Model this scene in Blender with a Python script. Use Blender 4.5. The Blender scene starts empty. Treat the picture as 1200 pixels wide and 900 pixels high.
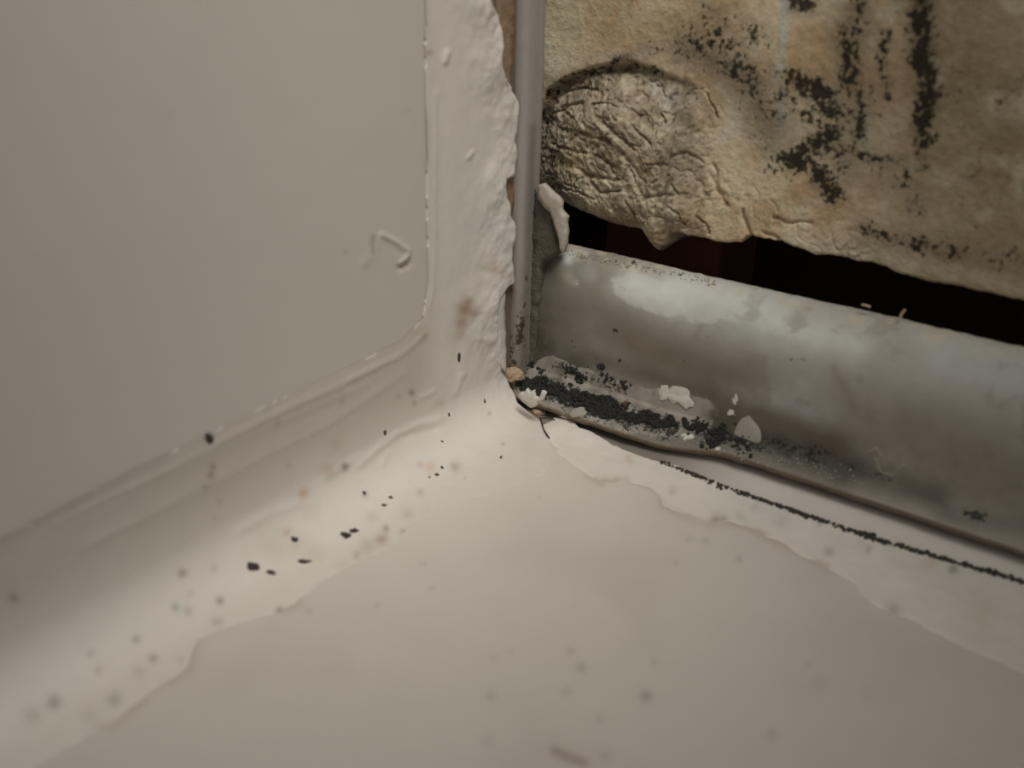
import bpy, bmesh, math
import numpy as np
from mathutils import Vector, Matrix
from mathutils.bvhtree import BVHTree

# ------------------------------------------------------------------ camera, world, lights
S = bpy.context.scene
MM = 0.001
A_, E_, R_, FPX = math.radians(35.5), math.radians(25.5), math.radians(1.3), 1100.0
Fv = np.array([-math.sin(A_)*math.cos(E_), math.cos(A_)*math.cos(E_), -math.sin(E_)])
r0 = np.array([math.cos(A_), math.sin(A_), 0.0]); u0 = np.cross(r0, Fv)
Rv = math.cos(R_)*r0 + math.sin(R_)*u0
Uv = -math.sin(R_)*r0 + math.cos(R_)*u0
def ray(x, y): return Fv + Rv*(x-600)/FPX - Uv*(y-450)/FPX
CP = -ray(600, 470)*140.0                       # camera position, millimetres; the corner is the origin

cd = bpy.data.cameras.new('camera'); cam = bpy.data.objects.new('camera', cd)
S.collection.objects.link(cam); S.camera = cam
cam.matrix_world = Matrix(((Rv[0], Uv[0], -Fv[0], CP[0]*MM), (Rv[1], Uv[1], -Fv[1], CP[1]*MM),
                           (Rv[2], Uv[2], -Fv[2], CP[2]*MM), (0, 0, 0, 1)))
cd.sensor_width = 36; cd.lens = FPX/1200*36; cd.clip_start = 0.005; cd.clip_end = 20
cd.dof.use_dof = True; cd.dof.focus_distance = 0.138; cd.dof.aperture_fstop = 21

w = bpy.data.worlds.new('world'); S.world = w; w.use_nodes = True
w.node_tree.nodes['Background'].inputs[0].default_value = (1.0, 0.985, 0.96, 1)
w.node_tree.nodes['Background'].inputs[1].default_value = 0.31

def aim(o, loc, tgt):
    o.location = Vector(loc)*MM
    o.rotation_euler = (Vector(tgt)-Vector(loc)).to_track_quat('-Z', 'Y').to_euler()
sl = bpy.data.lights.new('falloff_spot', 'SPOT'); so = bpy.data.objects.new('falloff_spot', sl); S.collection.objects.link(so)  # added spot, no known source; its soft cone dims everything away from the corner
sl.energy = 2.05; sl.spot_size = math.radians(38); sl.spot_blend = 1.0; sl.shadow_soft_size = 0.05
sl.color = (1.0, 0.985, 0.955)
aim(so, (88, -85, 235), (-16, -14, 8))
al = bpy.data.lights.new('fill_light', 'AREA'); ao = bpy.data.objects.new('fill_light', al); S.collection.objects.link(ao)  # added soft fill from above front, not an actual window
al.shape = 'DISK'; al.size = 0.30; al.energy = 0.05; al.color = (0.95, 0.98, 1.0)
aim(ao, (200, -160, 420), (10, -10, 0))

S.view_settings.view_transform = 'Standard'; S.view_settings.look = 'None'
S.view_settings.gamma = 1; S.view_settings.use_curve_mapping = False; S.view_settings.exposure = 0.0

# ------------------------------------------------------------------ helpers
def at(x, y, ax, c=0.0):
    r = ray(x, y); t = (c-CP[ax])/r[ax]; return CP+r*t
def px(P):
    d = P-CP; z = np.maximum(d@Fv, 4.0)
    return np.stack([600+FPX*(d@Rv)/z, 450-FPX*(d@Uv)/z], -1)
def srgb(r, g, b):
    f = lambda v: (v/255/12.92) if v/255 <= .04045 else ((v/255+.055)/1.055)**2.4
    return np.array([f(r), f(g), f(b)])
def _h(ix, iy, iz, seed):
    n = (ix*374761393 + iy*668265263 + iz*2147483647 + seed*1274126177) & 0xffffffff
    n = ((n ^ (n >> 13))*1274126177) & 0xffffffff
    n = ((n ^ (n >> 16))*2246822519) & 0xffffffff
    return ((n ^ (n >> 15)) & 0xffffff)/float(0xffffff)
def vnoise(P, scale, seed=0):
    Q = P/scale; I = np.floor(Q).astype(np.int64); f = Q-I; f = f*f*(3-2*f); out = 0
    for dx in (0, 1):
        for dy in (0, 1):
            for dz in (0, 1):
                wgt = (f[..., 0] if dx else 1-f[..., 0])*(f[..., 1] if dy else 1-f[..., 1])*(f[..., 2] if dz else 1-f[..., 2])
                out = out+wgt*_h(I[..., 0]+dx, I[..., 1]+dy, I[..., 2]+dz, seed)
    return out*2-1
def fbm(P, scale, oct=4, seed=0, gain=.5):
    o = 0; a = 1; t = 0
    for k in range(oct):
        o = o+a*vnoise(P, scale/2**k, seed+k*17); t += a; a *= gain
    return o/t
def sstep(x, a, b):
    t = np.clip((x-a)/(b-a), 0, 1); return t*t*(3-2*t)
def pdist(q, line):
    L = np.array(line, float); best = np.full(q.shape[:-1], 1e9)
    if len(L) == 1: return np.hypot(q[..., 0]-L[0, 0], q[..., 1]-L[0, 1])
    for a, b in zip(L[:-1], L[1:]):
        d = b-a; t = np.clip(((q-a)@d)/(d@d+1e-9), 0, 1)
        e = q-(a+t[..., None]*d); best = np.minimum(best, np.hypot(e[..., 0], e[..., 1]))
    return best
def stroke(q, line, wd):
    return np.exp(-(pdist(q, line)/wd)**2)
def inside(q, poly):
    x, y = q[..., 0], q[..., 1]; r = np.zeros(x.shape, bool); n = len(poly)
    for i in range(n):
        x1, y1 = poly[i]; x2, y2 = poly[(i+1) % n]
        if y1 == y2: continue
        c = ((y1 > y) != (y2 > y)) & (x < (x2-x1)*(y-y1)/(y2-y1)+x1); r ^= c
    return r
def axis(segs):
    out = []
    for a, b, st in segs:
        n = max(2, int(round(abs(b-a)/st))+1); out.append(np.linspace(a, b, n)[(1 if out else 0):])
    return np.concatenate(out)
def mix(c, d, f): return c*(1-f[..., None])+np.asarray(d)*f[..., None]

def link(name, me, mat, parent=None):
    o = bpy.data.objects.new(name, me); S.collection.objects.link(o)
    if mat: me.materials.append(mat)
    if parent: o.parent = parent
    return o
BV = []
def grid_obj(name, P, col, mat, keep=None, attrs=None, parent=None, bvh=False, flip=False, fmask=None):
    n, m = P.shape[:2]
    idx = np.arange(n*m).reshape(n, m)
    f = np.stack([idx[:-1, :-1], idx[1:, :-1], idx[1:, 1:], idx[:-1, 1:]], -1).reshape(-1, 4)
    if flip: f = f[:, ::-1]
    V = P.reshape(-1, 3)
    sel = np.arange(n*m)
    gn = None
    if fmask is not None:
        gn = np.cross(np.gradient(P, axis=0), np.gradient(P, axis=1)); gn = (gn/(np.linalg.norm(gn, axis=-1, keepdims=True)+1e-12)).reshape(-1, 3)*(-1 if flip else 1)
        f = f[fmask.reshape(-1)]; used = np.unique(f); rem = np.full(n*m, -1); rem[used] = np.arange(len(used)); f = rem[f]; sel = used
    if keep is not None:
        k = keep.reshape(-1); f = f[k[f].all(1)]
        used = np.unique(f); rem = np.full(n*m, -1); rem[used] = np.arange(len(used)); f = rem[f]; sel = used
    me = bpy.data.meshes.new(name); me.vertices.add(len(sel)); me.vertices.foreach_set('co', (V[sel]*MM).astype(np.float32).ravel())
    me.loops.add(len(f)*4); me.loops.foreach_set('vertex_index', f.astype(np.int32).ravel())
    me.polygons.add(len(f)); me.polygons.foreach_set('loop_start', np.arange(0, len(f)*4, 4, dtype=np.int32))
    me.polygons.foreach_set('loop_total', np.full(len(f), 4, dtype=np.int32))
    me.polygons.foreach_set('use_smooth', np.ones(len(f), bool))
    me.update(calc_edges=True); me.validate()
    if gn is not None: me.normals_split_custom_set_from_vertices([tuple(v) for v in gn[sel]])
    if col is not None:
        c = np.ones((n*m, 4), np.float32); c[:, :3] = col.reshape(-1, 3)
        a = me.attributes.new('tint', 'FLOAT_COLOR', 'POINT'); a.data.foreach_set('color', c[sel].ravel())
    for k, v in (attrs or {}).items():
        a = me.attributes.new(k, 'FLOAT', 'POINT'); a.data.foreach_set('value', v.reshape(-1)[sel].astype(np.float32))
    o = link(name, me, mat, parent)
    if bvh:
        BV.append(BVHTree.FromPolygons([tuple(v) for v in V[sel]], [tuple(int(i) for i in q) for q in f]))
    return o
def hit(x, y):
    r = ray(x, y); r = Vector(r/np.linalg.norm(r)); best = None
    for b in BV:
        l, nrm, i, d = b.ray_cast(Vector(CP), r)
        if l is not None and (best is None or d < best[2]): best = (l, nrm if nrm.dot(r) < 0 else -nrm, d)
    return best

class NT:
    def __init__(s, name):
        s.m = bpy.data.materials.new(name); s.m.use_nodes = True; s.t = s.m.node_tree; s.b = s.t.nodes['Principled BSDF']
    def n(s, ty, **k):
        x = s.t.nodes.new(ty)
        for a, v in k.items(): setattr(x, a, v)
        return x
    def l(s, a, b): s.t.links.new(a, b)
    def obj(s): return s.n('ShaderNodeTexCoord').outputs['Object']
    def noise(s, sc, det=4, rough=.5):
        x = s.n('ShaderNodeTexNoise'); x.inputs['Scale'].default_value = sc; x.inputs['Detail'].default_value = det
        x.inputs['Roughness'].default_value = rough; s.l(s.obj(), x.inputs['Vector']); return x.outputs['Fac']
    def math(s, op, a, b, clamp=False):
        x = s.n('ShaderNodeMath', operation=op); x.use_clamp = clamp
        for i, v in enumerate((a, b)):
            if isinstance(v, (int, float)): x.inputs[i].default_value = v
            else: s.l(v, x.inputs[i])
        return x.outputs[0]
    def mixc(s, f, a, b, mode='MIX'):
        x = s.n('ShaderNodeMix', data_type='RGBA', blend_type=mode)
        for sock, v in ((x.inputs[0], f), (x.inputs[6], a), (x.inputs[7], b)):
            if isinstance(v, (int, float)): sock.default_value = v
            elif isinstance(v, (tuple, list, np.ndarray)): sock.default_value = (*[float(q) for q in v], 1)
            else: s.l(v, sock)
        return x.outputs[2]
    def attr(s, n, o='Fac'): x = s.n('ShaderNodeAttribute', attribute_name=n); return x.outputs[o]
    def bump(s, h, strength, dist, prev=None):
        x = s.n('ShaderNodeBump'); x.inputs['Strength'].default_value = strength; x.inputs['Distance'].default_value = dist*MM
        s.l(h, x.inputs['Height'])
        if prev: s.l(prev, x.inputs['Normal'])
        return x.outputs[0]
def mat_tint(name, rough, var=.08, vscale=900, fine=4000, bump=.12, bdist=.3, spec=.4, mould=None, mscale=1500, solid=None, subsurf=0):
    t = NT(name)
    c = t.attr('tint', 'Color') if solid is None else None
    nz = t.noise(vscale, 5, .6)
    f = t.math('ADD', t.math('MULTIPLY', nz, var*2), 1-var)
    x = t.n('ShaderNodeCombineColor'); [t.l(f, x.inputs[i]) for i in range(3)]
    col = t.mixc(1.0, c if c is not None else tuple(solid), x.outputs[0], 'MULTIPLY')
    if mould is not None:
        mz = t.noise(mscale, 3, .6)
        m2 = t.noise(mscale*.33, 2, .5)
        nn = t.math('ADD', t.math('MULTIPLY', t.math('SUBTRACT', mz, .5), 1.7), t.math('MULTIPLY', t.math('SUBTRACT', m2, .5), .8))
        k = t.math('MULTIPLY', t.math('ADD', t.attr('mould'), t.math('SUBTRACT', nn, .5)), 4.5, True)
        k = t.math('MULTIPLY', k, .92)
        col = t.mixc(k, col, tuple(mould))
    t.l(col, t.b.inputs['Base Color'])
    t.b.inputs['Roughness'].default_value = rough; t.b.inputs['Specular IOR Level'].default_value = spec
    if subsurf:
        t.b.inputs['Subsurface Weight'].default_value = subsurf; t.b.inputs['Subsurface Radius'].default_value = (1.0, .8, .6); t.b.inputs['Subsurface Scale'].default_value = .0008
    if bump:
        b1 = t.bump(t.noise(vscale, 4), bump, bdist); b2 = t.bump(t.noise(fine, 2), bump, bdist*.3, b1)
        t.l(b2, t.b.inputs['Normal'])
    return t.m
M_wall = mat_tint('white_gloss_panel', .38, .03, 300, 3000, .05, .15, .35)
M_floor = mat_tint('white_enamel', .36, .04, 200, 3000, .05, .15, .35)
M_seal = mat_tint('old_white_sealant', .56, .06, 500, 2600, .12, .25, .35, mould=srgb(60, 52, 44), mscale=1700)
M_rim = mat_tint('soiled_grey_enamel', .62, .12, 500, 3500, .2, .25, .25, mould=srgb(38, 37, 33), mscale=1900)
M_plas = mat_tint('crumbling_plaster', .95, .30, 1100, 4500, .5, .5, .1, mould=srgb(34, 31, 25), mscale=1650)
M_trim = mat_tint('grey_plastic', .5, .12, 700, 3500, .15, .2, .3, mould=srgb(50, 44, 36), mscale=1700)
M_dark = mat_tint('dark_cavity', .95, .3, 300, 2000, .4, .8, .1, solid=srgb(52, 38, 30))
M_wood = mat_tint('red_brown_timber', .8, .3, 250, 2000, .4, .5, .2, solid=srgb(92, 58, 44))
M_mort = mat_tint('dirty_mortar', .95, .3, 1300, 4500, .7, .5, .1, solid=srgb(92, 86, 76))
M_flake = mat_tint('pale_skim_flake', .8, .25, 1100, 4500, .5, .3, .2, solid=srgb(170, 160, 147))
M_black = mat_tint('black_mould', 1.0, .6, 2000, 6000, .8, .3, .05, solid=srgb(52, 51, 47))
M_speck = mat_tint('dark_dirt', .9, .3, 2500, 6000, .5, .2, .1, solid=srgb(66, 60, 55))
M_brown = mat_tint('brown_dirt', .9, .3, 2500, 6000, .5, .2, .1, solid=srgb(120, 95, 72))
M_tan = mat_tint('tan_crumb', .95, .3, 1500, 5000, .7, .4, .1, solid=srgb(170, 146, 120))
M_chip = mat_tint('white_paint', .6, .08, 1200, 5000, .2, .2, .3, solid=srgb(196, 191, 180))
M_grit = mat_tint('grey_filler', .8, .15, 1200, 5000, .3, .2, .2, solid=srgb(150, 144, 132))

def tag(o, label, cat, group=None, kind=None):
    if label: o['label'] = label
    if cat: o['category'] = cat
    if group: o['group'] = group
    if kind: o['kind'] = kind
    return o
def struct(o): o['kind'] = 'structure'; return o

# ------------------------------------------------------------------ outlines traced on the surfaces
OUT = [(440, -3000), (488, -260), (493, -60), (496, 0), (498, 200), (500, 330), (494, 372), (470, 398), (400, 432), (300, 478), (150, 553), (0, 632), (-300, 795), (-900, 1120)]
TORN = [(530, -3000), (561, -260), (564, -60), (570, 0), (581, 18), (585, 44), (583, 70), (587, 88), (594, 97), (602, 117), (603, 147), (601, 191), (599, 205), (589, 211),
        (589, 222), (593, 249), (598, 258), (598, 279), (597, 300), (599, 332), (590, 337), (580, 353), (578, 365), (581, 383), (584, 410), (588, 433), (593, 440),
        (603, 460), (607, 470), (622, 482), (633, 490), (637, 497)]
CRACK = [(637, 497), (639, 505), (645, 515)]
FLO = [(645, 515), (652, 535), (640, 556), (590, 575), (530, 592), (480, 618), (455, 645), (420, 660), (380, 682), (350, 705), (328, 720), (295, 728), (250, 743), (232, 752), (226, 768), (222, 785), (180, 812), (130, 850), (60, 890), (-60, 960), (-400, 1200), (-900, 1600)]
BFRONT = [(645, 515), (655, 530), (672, 545), (690, 557), (705, 565), (735, 564), (756, 569), (772, 580), (778, 592), (800, 603), (835, 613), (850, 611), (880, 618), (905, 633), (960, 660), (1003, 683), (1015, 703), (1050, 720), (1120, 755), (1200, 788), (1500, 930), (2300, 1300)]
BREAR = [(637, 497), (650, 490), (664, 491), (676, 501), (700, 514), (730, 528), (760, 538), (800, 552), (850, 572), (950, 607), (1050, 640), (1195, 682), (1500, 785), (2300, 1055)]

# ------------------------------------------------------------------ large structure
WH = srgb(190, 184, 173)
# left wall panel
ya = axis([(-420, -135, 12), (-135, -85, 1.0), (-85, 0.2, .22)]); za = axis([(-2, 62, .22), (62, 90, 1.0), (90, 330, 12)])
Y, Z = np.meshgrid(ya, za, indexing='ij'); P = np.stack([np.zeros_like(Y), Y, Z], -1); q = px(P)
dx = .10*fbm(P, 26, 3, 5)
CHIP = [(447, 275), (463, 283), (478, 294), (478, 300), (470, 308)]
dx = dx+.24*stroke(q, CHIP, 2.8)+.05*stroke(q, [(425, 310), (438, 297), (444, 283)], 5)-.10*stroke(q, [(438, 280), (438, 296)], 3)-.28*stroke(q, [(477, 309), (470, 313)], 4)
col = np.broadcast_to(WH, P.shape).copy()
col = mix(col, srgb(92, 76, 60), sstep(q[..., 0], 552, 574)*sstep(Y, -9, -5)*.9)
for l, wd, a in (([(438, 279), (438, 297)], 3, .35), ([(478, 310), (473, 314)], 3, .4), ([(405, 295)], 3, .35), ([(430, 312)], 6, .12), ([(480, 128), (472, 132)], 2.5, .12), ([(200, 133)], 3, .15)):
    col = mix(col, srgb(120, 104, 84), a*stroke(q, l, wd))
P[..., 0] += dx
wl = struct(grid_obj('wall_left', P, col, M_wall, bvh=True))
# wall thickness behind
def box(name, a, b, mat, parent=None, jitter=0, bev=0):
    bm = bmesh.new(); bmesh.ops.create_cube(bm, size=1)
    for v in bm.verts:
        v.co = Vector([(a[i]+b[i])/2+v.co[i]*(b[i]-a[i]) for i in range(3)])
    if bev: bmesh.ops.bevel(bm, geom=bm.edges[:], offset=bev, segments=3, affect='EDGES', profile=.5)
    for v in bm.verts: v.co *= MM
    me = bpy.data.meshes.new(name); bm.to_mesh(me); bm.free()
    return link(name, me, mat, parent)

# floor
xa = axis([(-4, 95, .3), (95, 130, 1.5), (130, 420, 12)]); yb = axis([(-420, -125, 12), (-125, -90, 1.2), (-90, 30, .3)])
X, Y = np.meshgrid(xa, yb, indexing='ij'); P = np.stack([X, Y, np.zeros_like(X)], -1); q = px(P)
P[..., 2] += .12*fbm(P, 30, 3, 9)
P[..., 2] -= .12*sstep(Y, -4, -2.6)
P[..., 2] += 1.75*sstep(Y, -3.3, .8)*sstep(X, 18, 34)
col = np.broadcast_to(srgb(200, 192, 182), P.shape).copy()
col = mix(col, srgb(184, 176, 165), .35*sstep(fbm(P, 14, 3, 31), .0, .6))
col = mix(col, srgb(206, 198, 187), .95*np.exp(-(pdist(q, [(470, 610), (540, 580), (640, 550), (720, 560)])/46)**2))
# dull stains beside the sealant edges and faint round marks
col = mix(col, srgb(140, 120, 98), .32*stroke(q, BFRONT[3:16], 6)*sstep(fbm(P, 3.5, 2, 4), -.5, .4))
col = mix(col, srgb(150, 132, 106), .30*stroke(q, FLO[9:18], 7)*sstep(fbm(P, 4, 2, 14), -.5, .4))
for (cx, cy, r, a) in ((668, 764, 5, .30), (681, 783, 6, .38), (664, 811, 5, .28), (757, 816, 7, .5), (575, 817, 6, .3), (704, 843, 6, .2), (767, 776, 4, .25), (598, 765, 4, .15), (578, 772, 4, .15), (572, 868, 7, .2), (710, 886, 7, .25),
                       (792, 660, 3, .2), (506, 690, 4, .2), (362, 717, 4, .3), (442, 710, 4, .18), (495, 661, 4, .2), (948, 778, 4, .18), (905, 860, 6, .3), (960, 800, 8, .15), (807, 632, 4, .2), (866, 655, 4, .3), (827, 634, 4, .2), (1015, 810, 7, .1), (632, 583, 3, .2)):
    col = mix(col, srgb(104, 92, 78), a*stroke(q, [(cx, cy)], r))
col = mix(col, srgb(112, 92, 84), .5*stroke(q, [(650, 880), (666, 888), (684, 894)], 6))
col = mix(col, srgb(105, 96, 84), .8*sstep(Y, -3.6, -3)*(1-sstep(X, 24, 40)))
struct(grid_obj('floor', P, col, M_floor, bvh=True))

# back wall: crumbling plaster
PEDGE = [(560, 225), (628, 226), (640, 232), (657, 240), (665, 246), (692, 257), (720, 268), (746, 270), (755, 275), (763, 290), (772, 295), (783, 287), (788, 272), (800, 273), (820, 279), (843, 285), (868, 286), (874, 278), (900, 281), (927, 288), (950, 298), (987, 302), (1033, 313), (1077, 328), (1133, 340), (1200, 353), (1500, 402), (2300, 530)]
YP = 10.0
E3 = np.array([at(a, b, 1, YP) for a, b in PEDGE])
xa = axis([(-8, 66, .15), (66, 90, 1.2), (90, 420, 14)])
zb = np.interp(xa, E3[:, 0], E3[:, 2]); X1 = np.stack([xa, xa*0, xa*0], -1)
zb = zb+.22*fbm(X1, 1.6, 3, 77)+.1*fbm(X1, .5, 2, 78)
va = axis([(0, 36, .15), (36, 60, 1.2), (60, 300, 14)])
X = np.repeat(xa[:, None], len(va), 1); Z = zb[:, None]+va[None]*1.0
P = np.stack([X, np.full_like(X, YP), Z], -1); q = px(P)
LUMP = [(615, 260), (620, 150), (640, 108), (662, 92), (700, 78), (740, 72), (775, 84), (800, 92), (850, 100), (862, 150), (850, 220), (900, 262), (960, 270), (1010, 300), (900, 310), (700, 300)]
inl = inside(q, LUMP).astype(float); dl = pdist(q, LUMP+[LUMP[0]])
sd = np.where(inl > 0, dl, -dl)                        # signed, in traced units
lump = sstep(sd, -4, 8)*(1-sstep(q[..., 0]+12*fbm(P, 4, 3, 97), 790, 860))
qt = q+np.stack([7*fbm(P, 2, 4, 101), 7*fbm(P, 2, 4, 102)], -1)
topd = pdist(qt, [(626, 150), (645, 108), (662, 94), (700, 80), (740, 74), (775, 84)])
dy = .35*fbm(P, 9, 3, 3)+.10*fbm(P, 1.5, 4, 21)
crumb = lump+.5*stroke(q, [(850, 230), (960, 270), (1010, 300)], 26)
crumb = np.clip(crumb, 0, 1)
dy = dy+crumb*(.16*fbm(P, .55, 3, 47, .7)+.40*fbm(P, 2.6, 5, 41, .65)+.30*np.abs(fbm(P, .9, 3, 43)))
# the skin has broken away above the lump; the lump swells outwards below
dy = dy+lump*.9*np.exp(-(topd/7)**2)+lump*.7*np.exp(-(topd/28)**2)
dy = dy-lump*3.0*sstep(sd, 8, 70)*np.exp(-((q[..., 0]-720)/150)**2)
ang = np.arctan2(q[..., 1]-250, q[..., 0]-640); rad = np.hypot(q[..., 0]-640, q[..., 1]-250)
LN = np.stack([rad/7.8+1.2*fbm(P, 3, 3, 81), ang*2.2, 0*ang], -1)
strat = fbm(LN, 1.7, 4, 83, .6); dy = dy+lump*.42*strat*(1-.5*sstep(q[..., 0], 740, 800))
pits = fbm(P, .7, 3, 85, .6); dy = dy+crumb*.30*sstep(pits, .12, .45)
# layered ridges and cracks of the lump
CR = [[(700, 120), (720, 122), (745, 135), (762, 152), (772, 165)], [(712, 138), (730, 148), (742, 160), (755, 172)], [(722, 160), (735, 172), (748, 182), (758, 200), (764, 220)],
      [(650, 168), (680, 172), (705, 178), (722, 186), (735, 205)], [(688, 194), (705, 202), (722, 206), (735, 206)], [(748, 190), (755, 205), (762, 220)], [(735, 215), (745, 230), (752, 248), (756, 262)],
      [(690, 195), (700, 200), (715, 222), (740, 220)], [(745, 105), (760, 112), (775, 128), (785, 142), (784, 165)], [(828, 110), (836, 125), (842, 138)], [(793, 180), (810, 178), (825, 190), (832, 205), (840, 225)],
      [(836, 195), (838, 215), (850, 240)], [(776, 212), (785, 206), (793, 212), (800, 225)], [(655, 110), (675, 105), (700, 104)], [(660, 125), (685, 120), (700, 128), (715, 135)],
      [(660, 215), (690, 220), (710, 230)], [(672, 150), (690, 150), (705, 158), (722, 160)], [(755, 222), (775, 228), (795, 225)], [(786, 238), (800, 246), (808, 262)], [(640, 135), (660, 130), (680, 136)],
      [(870, 250), (876, 268), (880, 280)], [(820, 250), (828, 262), (830, 275)], [(905, 255), (925, 262), (950, 262)], [(890, 270), (905, 276), (915, 284)]]
qw = q+np.stack([5*fbm(P, 1.5, 4, 91), 5*fbm(P, 1.5, 4, 92)], -1)
cd_ = np.zeros(X.shape)
for i, c in enumerate(CR): cd_ = np.maximum(cd_, stroke(qw, c, 1.15+.45*(i % 3))*sstep(fbm(P, 2.5, 2, 800+i), -.55, -.1))
dy = dy+.62*cd_
for c in CR[:9]:                                         # overlapping lips: surface proud just below the crack
    sh = [(a-3, b+5) for a, b in c]; dy = dy-.16*stroke(qw, sh, 5)
# small open fissures
fis = np.abs(fbm(P+np.array([0, 0, 0]), 3.4, 3, 63)); dy = dy+crumb*.35*np.exp(-(fis/.035)**2)
vv = np.broadcast_to(va[None], X.shape)
lw = np.clip(lump*sstep(-q[..., 0], -830, -700), 0, 1)
R1 = .5+3.4*lw                                           # rolls under at the bottom
dy = dy+R1*(1-np.sqrt(np.clip(1-(1-np.clip(vv/R1, 0, 1))**2, 0, 1)))*1.0
drip = stroke(q, [(770, 262), (773, 288)], 11); dy = dy-.9*drip
PT = srgb(214, 196, 166)
col = np.broadcast_to(PT, P.shape).copy()
col = mix(col, srgb(168, 132, 86), .6*sstep(fbm(P, 7, 5, 51, .6), -.1, .4)*(1-lump))
col = mix(col, srgb(196, 182, 150), .7*stroke(q, [(655, 0), (655, 70)], 45)*(1-lump))
col = mix(col, srgb(158, 145, 124), .85*sstep(lump, .2, .9))
col = mix(col, srgb(122, 108, 88), .65*lump*sstep(strat+.6*fbm(P, 3, 4, 88), .0, .5))
col = mix(col, srgb(118, 104, 86), .6*np.exp(-(topd/22)**2)*lump)
col = mix(col, srgb(186, 164, 118), .6*stroke(q, [(668, 187), (688, 190)], 14))
col = mix(col, srgb(150, 118, 72), .6*sstep(fbm(P, 4.5, 4, 55), .05, .5)*crumb*sstep(q[..., 0], 700, 850))
col = mix(col, srgb(196, 184, 158), .65*sstep(fbm(P, 2.4, 4, 57), .15, .5)*crumb)
col = mix(col, srgb(104, 90, 68), .40*sstep(fbm(P, 5, 4, 59), .05, .5)*stroke(q, [(650, 110), (760, 150)], 80))
col = mix(col, srgb(140, 124, 100), .75*sstep(q[..., 0], 900, 1100))  # paints light falloff into the plaster tone towards the right
col = mix(col, srgb(120, 104, 80), .45*sstep(fbm(P, 8, 3, 58), -.1, .5)*sstep(q[..., 0], 1000, 1120))
col = mix(col, srgb(158, 130, 88), .5*stroke(qt, [(720, 40), (780, 30), (840, 10)], 30))
col = mix(col, srgb(206, 198, 172), .5*sstep(fbm(P, 3.0, 4, 89), .1, .5)*(1-lump))
col = mix(col, srgb(188, 192, 182), .85*sstep(fbm(P, 1.6, 3, 90), -.4, .2)*stroke(qt, [(922, -20), (916, 60), (912, 110), (910, 180)], 6))
col = mix(col, srgb(206, 198, 176), .7*stroke(qw, [(842, 98), (856, 120), (860, 145)], 5))
col = mix(col, srgb(206, 200, 186), .55*stroke(qw, [(845, 160), (860, 150)], 9))
col = mix(col, srgb(196, 190, 178), .6*stroke(qw, [(770, 100), (790, 118)], 10))
col = mix(col, srgb(178, 168, 146), .7*stroke(q, [(960, 290), (1040, 298), (1120, 318), (1200, 338), (1500, 390)], 11))
col = mix(col, srgb(170, 160, 150), .5*stroke(q, [(720, 70), (760, 62)], 9))
qm = q+np.stack([11*fbm(P, 3, 4, 95), 11*fbm(P, 3, 4, 96)], -1)
m = np.zeros(X.shape)
for l, wd, a in (([(1060, -300), (1068, -60), (1075, 0), (1078, 60), (1090, 110), (1080, 160)], 13, .95), ([(1045, -20), (1052, 10)], 10, .65), ([(1078, 160), (1076, 195)], 9, .6),
                 ([(930, -30), (940, 2)], 12, .95), ([(1000, -20), (1005, 15), (995, 60), (1002, 110)], 16, .74), ([(990, 48), (1000, 80), (985, 100)], 9, .6), ([(1035, 35), (1038, 60), (1035, 110)], 7, .62),
                 ([(933, 98), (955, 108), (975, 120)], 15, 1.0), ([(975, 120), (1000, 130), (1010, 150)], 12, .66), ([(925, 183), (945, 182), (972, 158)], 14, 1.0), ([(960, 205), (974, 225)], 13, .95),
                 ([(975, 170), (1000, 178), (1030, 188), (1058, 188)], 8, .72), ([(1058, 188), (1060, 205)], 5, .62), ([(980, 150), (985, 205)], 12, .6), ([(1005, 100), (1015, 180)], 16, .5), ([(930, 130), (960, 140)], 16, .55),
                 ([(830, 20), (845, 35)], 14, .6), ([(800, 50), (850, 45), (880, 45)], 20, .6), ([(840, 60), (870, 85), (900, 100)], 18, .66), ([(870, 100), (900, 130), (925, 120)], 18, .62), ([(760, 55), (780, 60)], 10, .45),
                 ([(1015, 268), (1040, 280), (1080, 290), (1108, 300)], 9, .68), ([(1110, 290), (1200, 312)], 16, .5), ([(1035, 215), (1060, 218), (1070, 240)], 13, .5), ([(1190, 105), (1180, 120)], 14, .45),
                 ([(640, 108), (662, 92), (700, 80), (735, 70), (770, 82)], 6, .66), ([(668, 88), (700, 84)], 6, .5), ([(632, 165), (650, 185), (660, 210)], 18, .62), ([(628, 115), (634, 140)], 8, .8), ([(640, 205), (670, 215)], 10, .5),
                 ([(890, 160), (905, 190)], 14, .48), ([(1120, 150), (1180, 200)], 60, .33), ([(780, 170), (785, 195)], 6, .5), ([(800, 120), (815, 130)], 12, .35)):
    m = np.maximum(m, min(a, .95)*.88*np.exp(-(pdist(qm, l)/(wd*1.55))**2))
m = np.maximum(m, .22*sstep(fbm(P, 9, 2, 71), -.1, .4))
col = mix(col, srgb(98, 90, 74), .6*stroke(qm, [(810, 60), (870, 95), (905, 150)], 26))
col = mix(col, srgb(96, 90, 72), .35*stroke(qm, [(990, 30), (1000, 190)], 30))
spk_ = fbm(P, .8, 3, 87, .7); col = mix(col, srgb(96, 80, 60), .55*crumb*sstep(spk_, .12, .4)); col = mix(col, srgb(206, 194, 170), .5*crumb*sstep(-spk_, .15, .4))
col = mix(col, srgb(84, 78, 62), np.clip(.62*m, 0, .6))
P[..., 1] += dy
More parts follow.
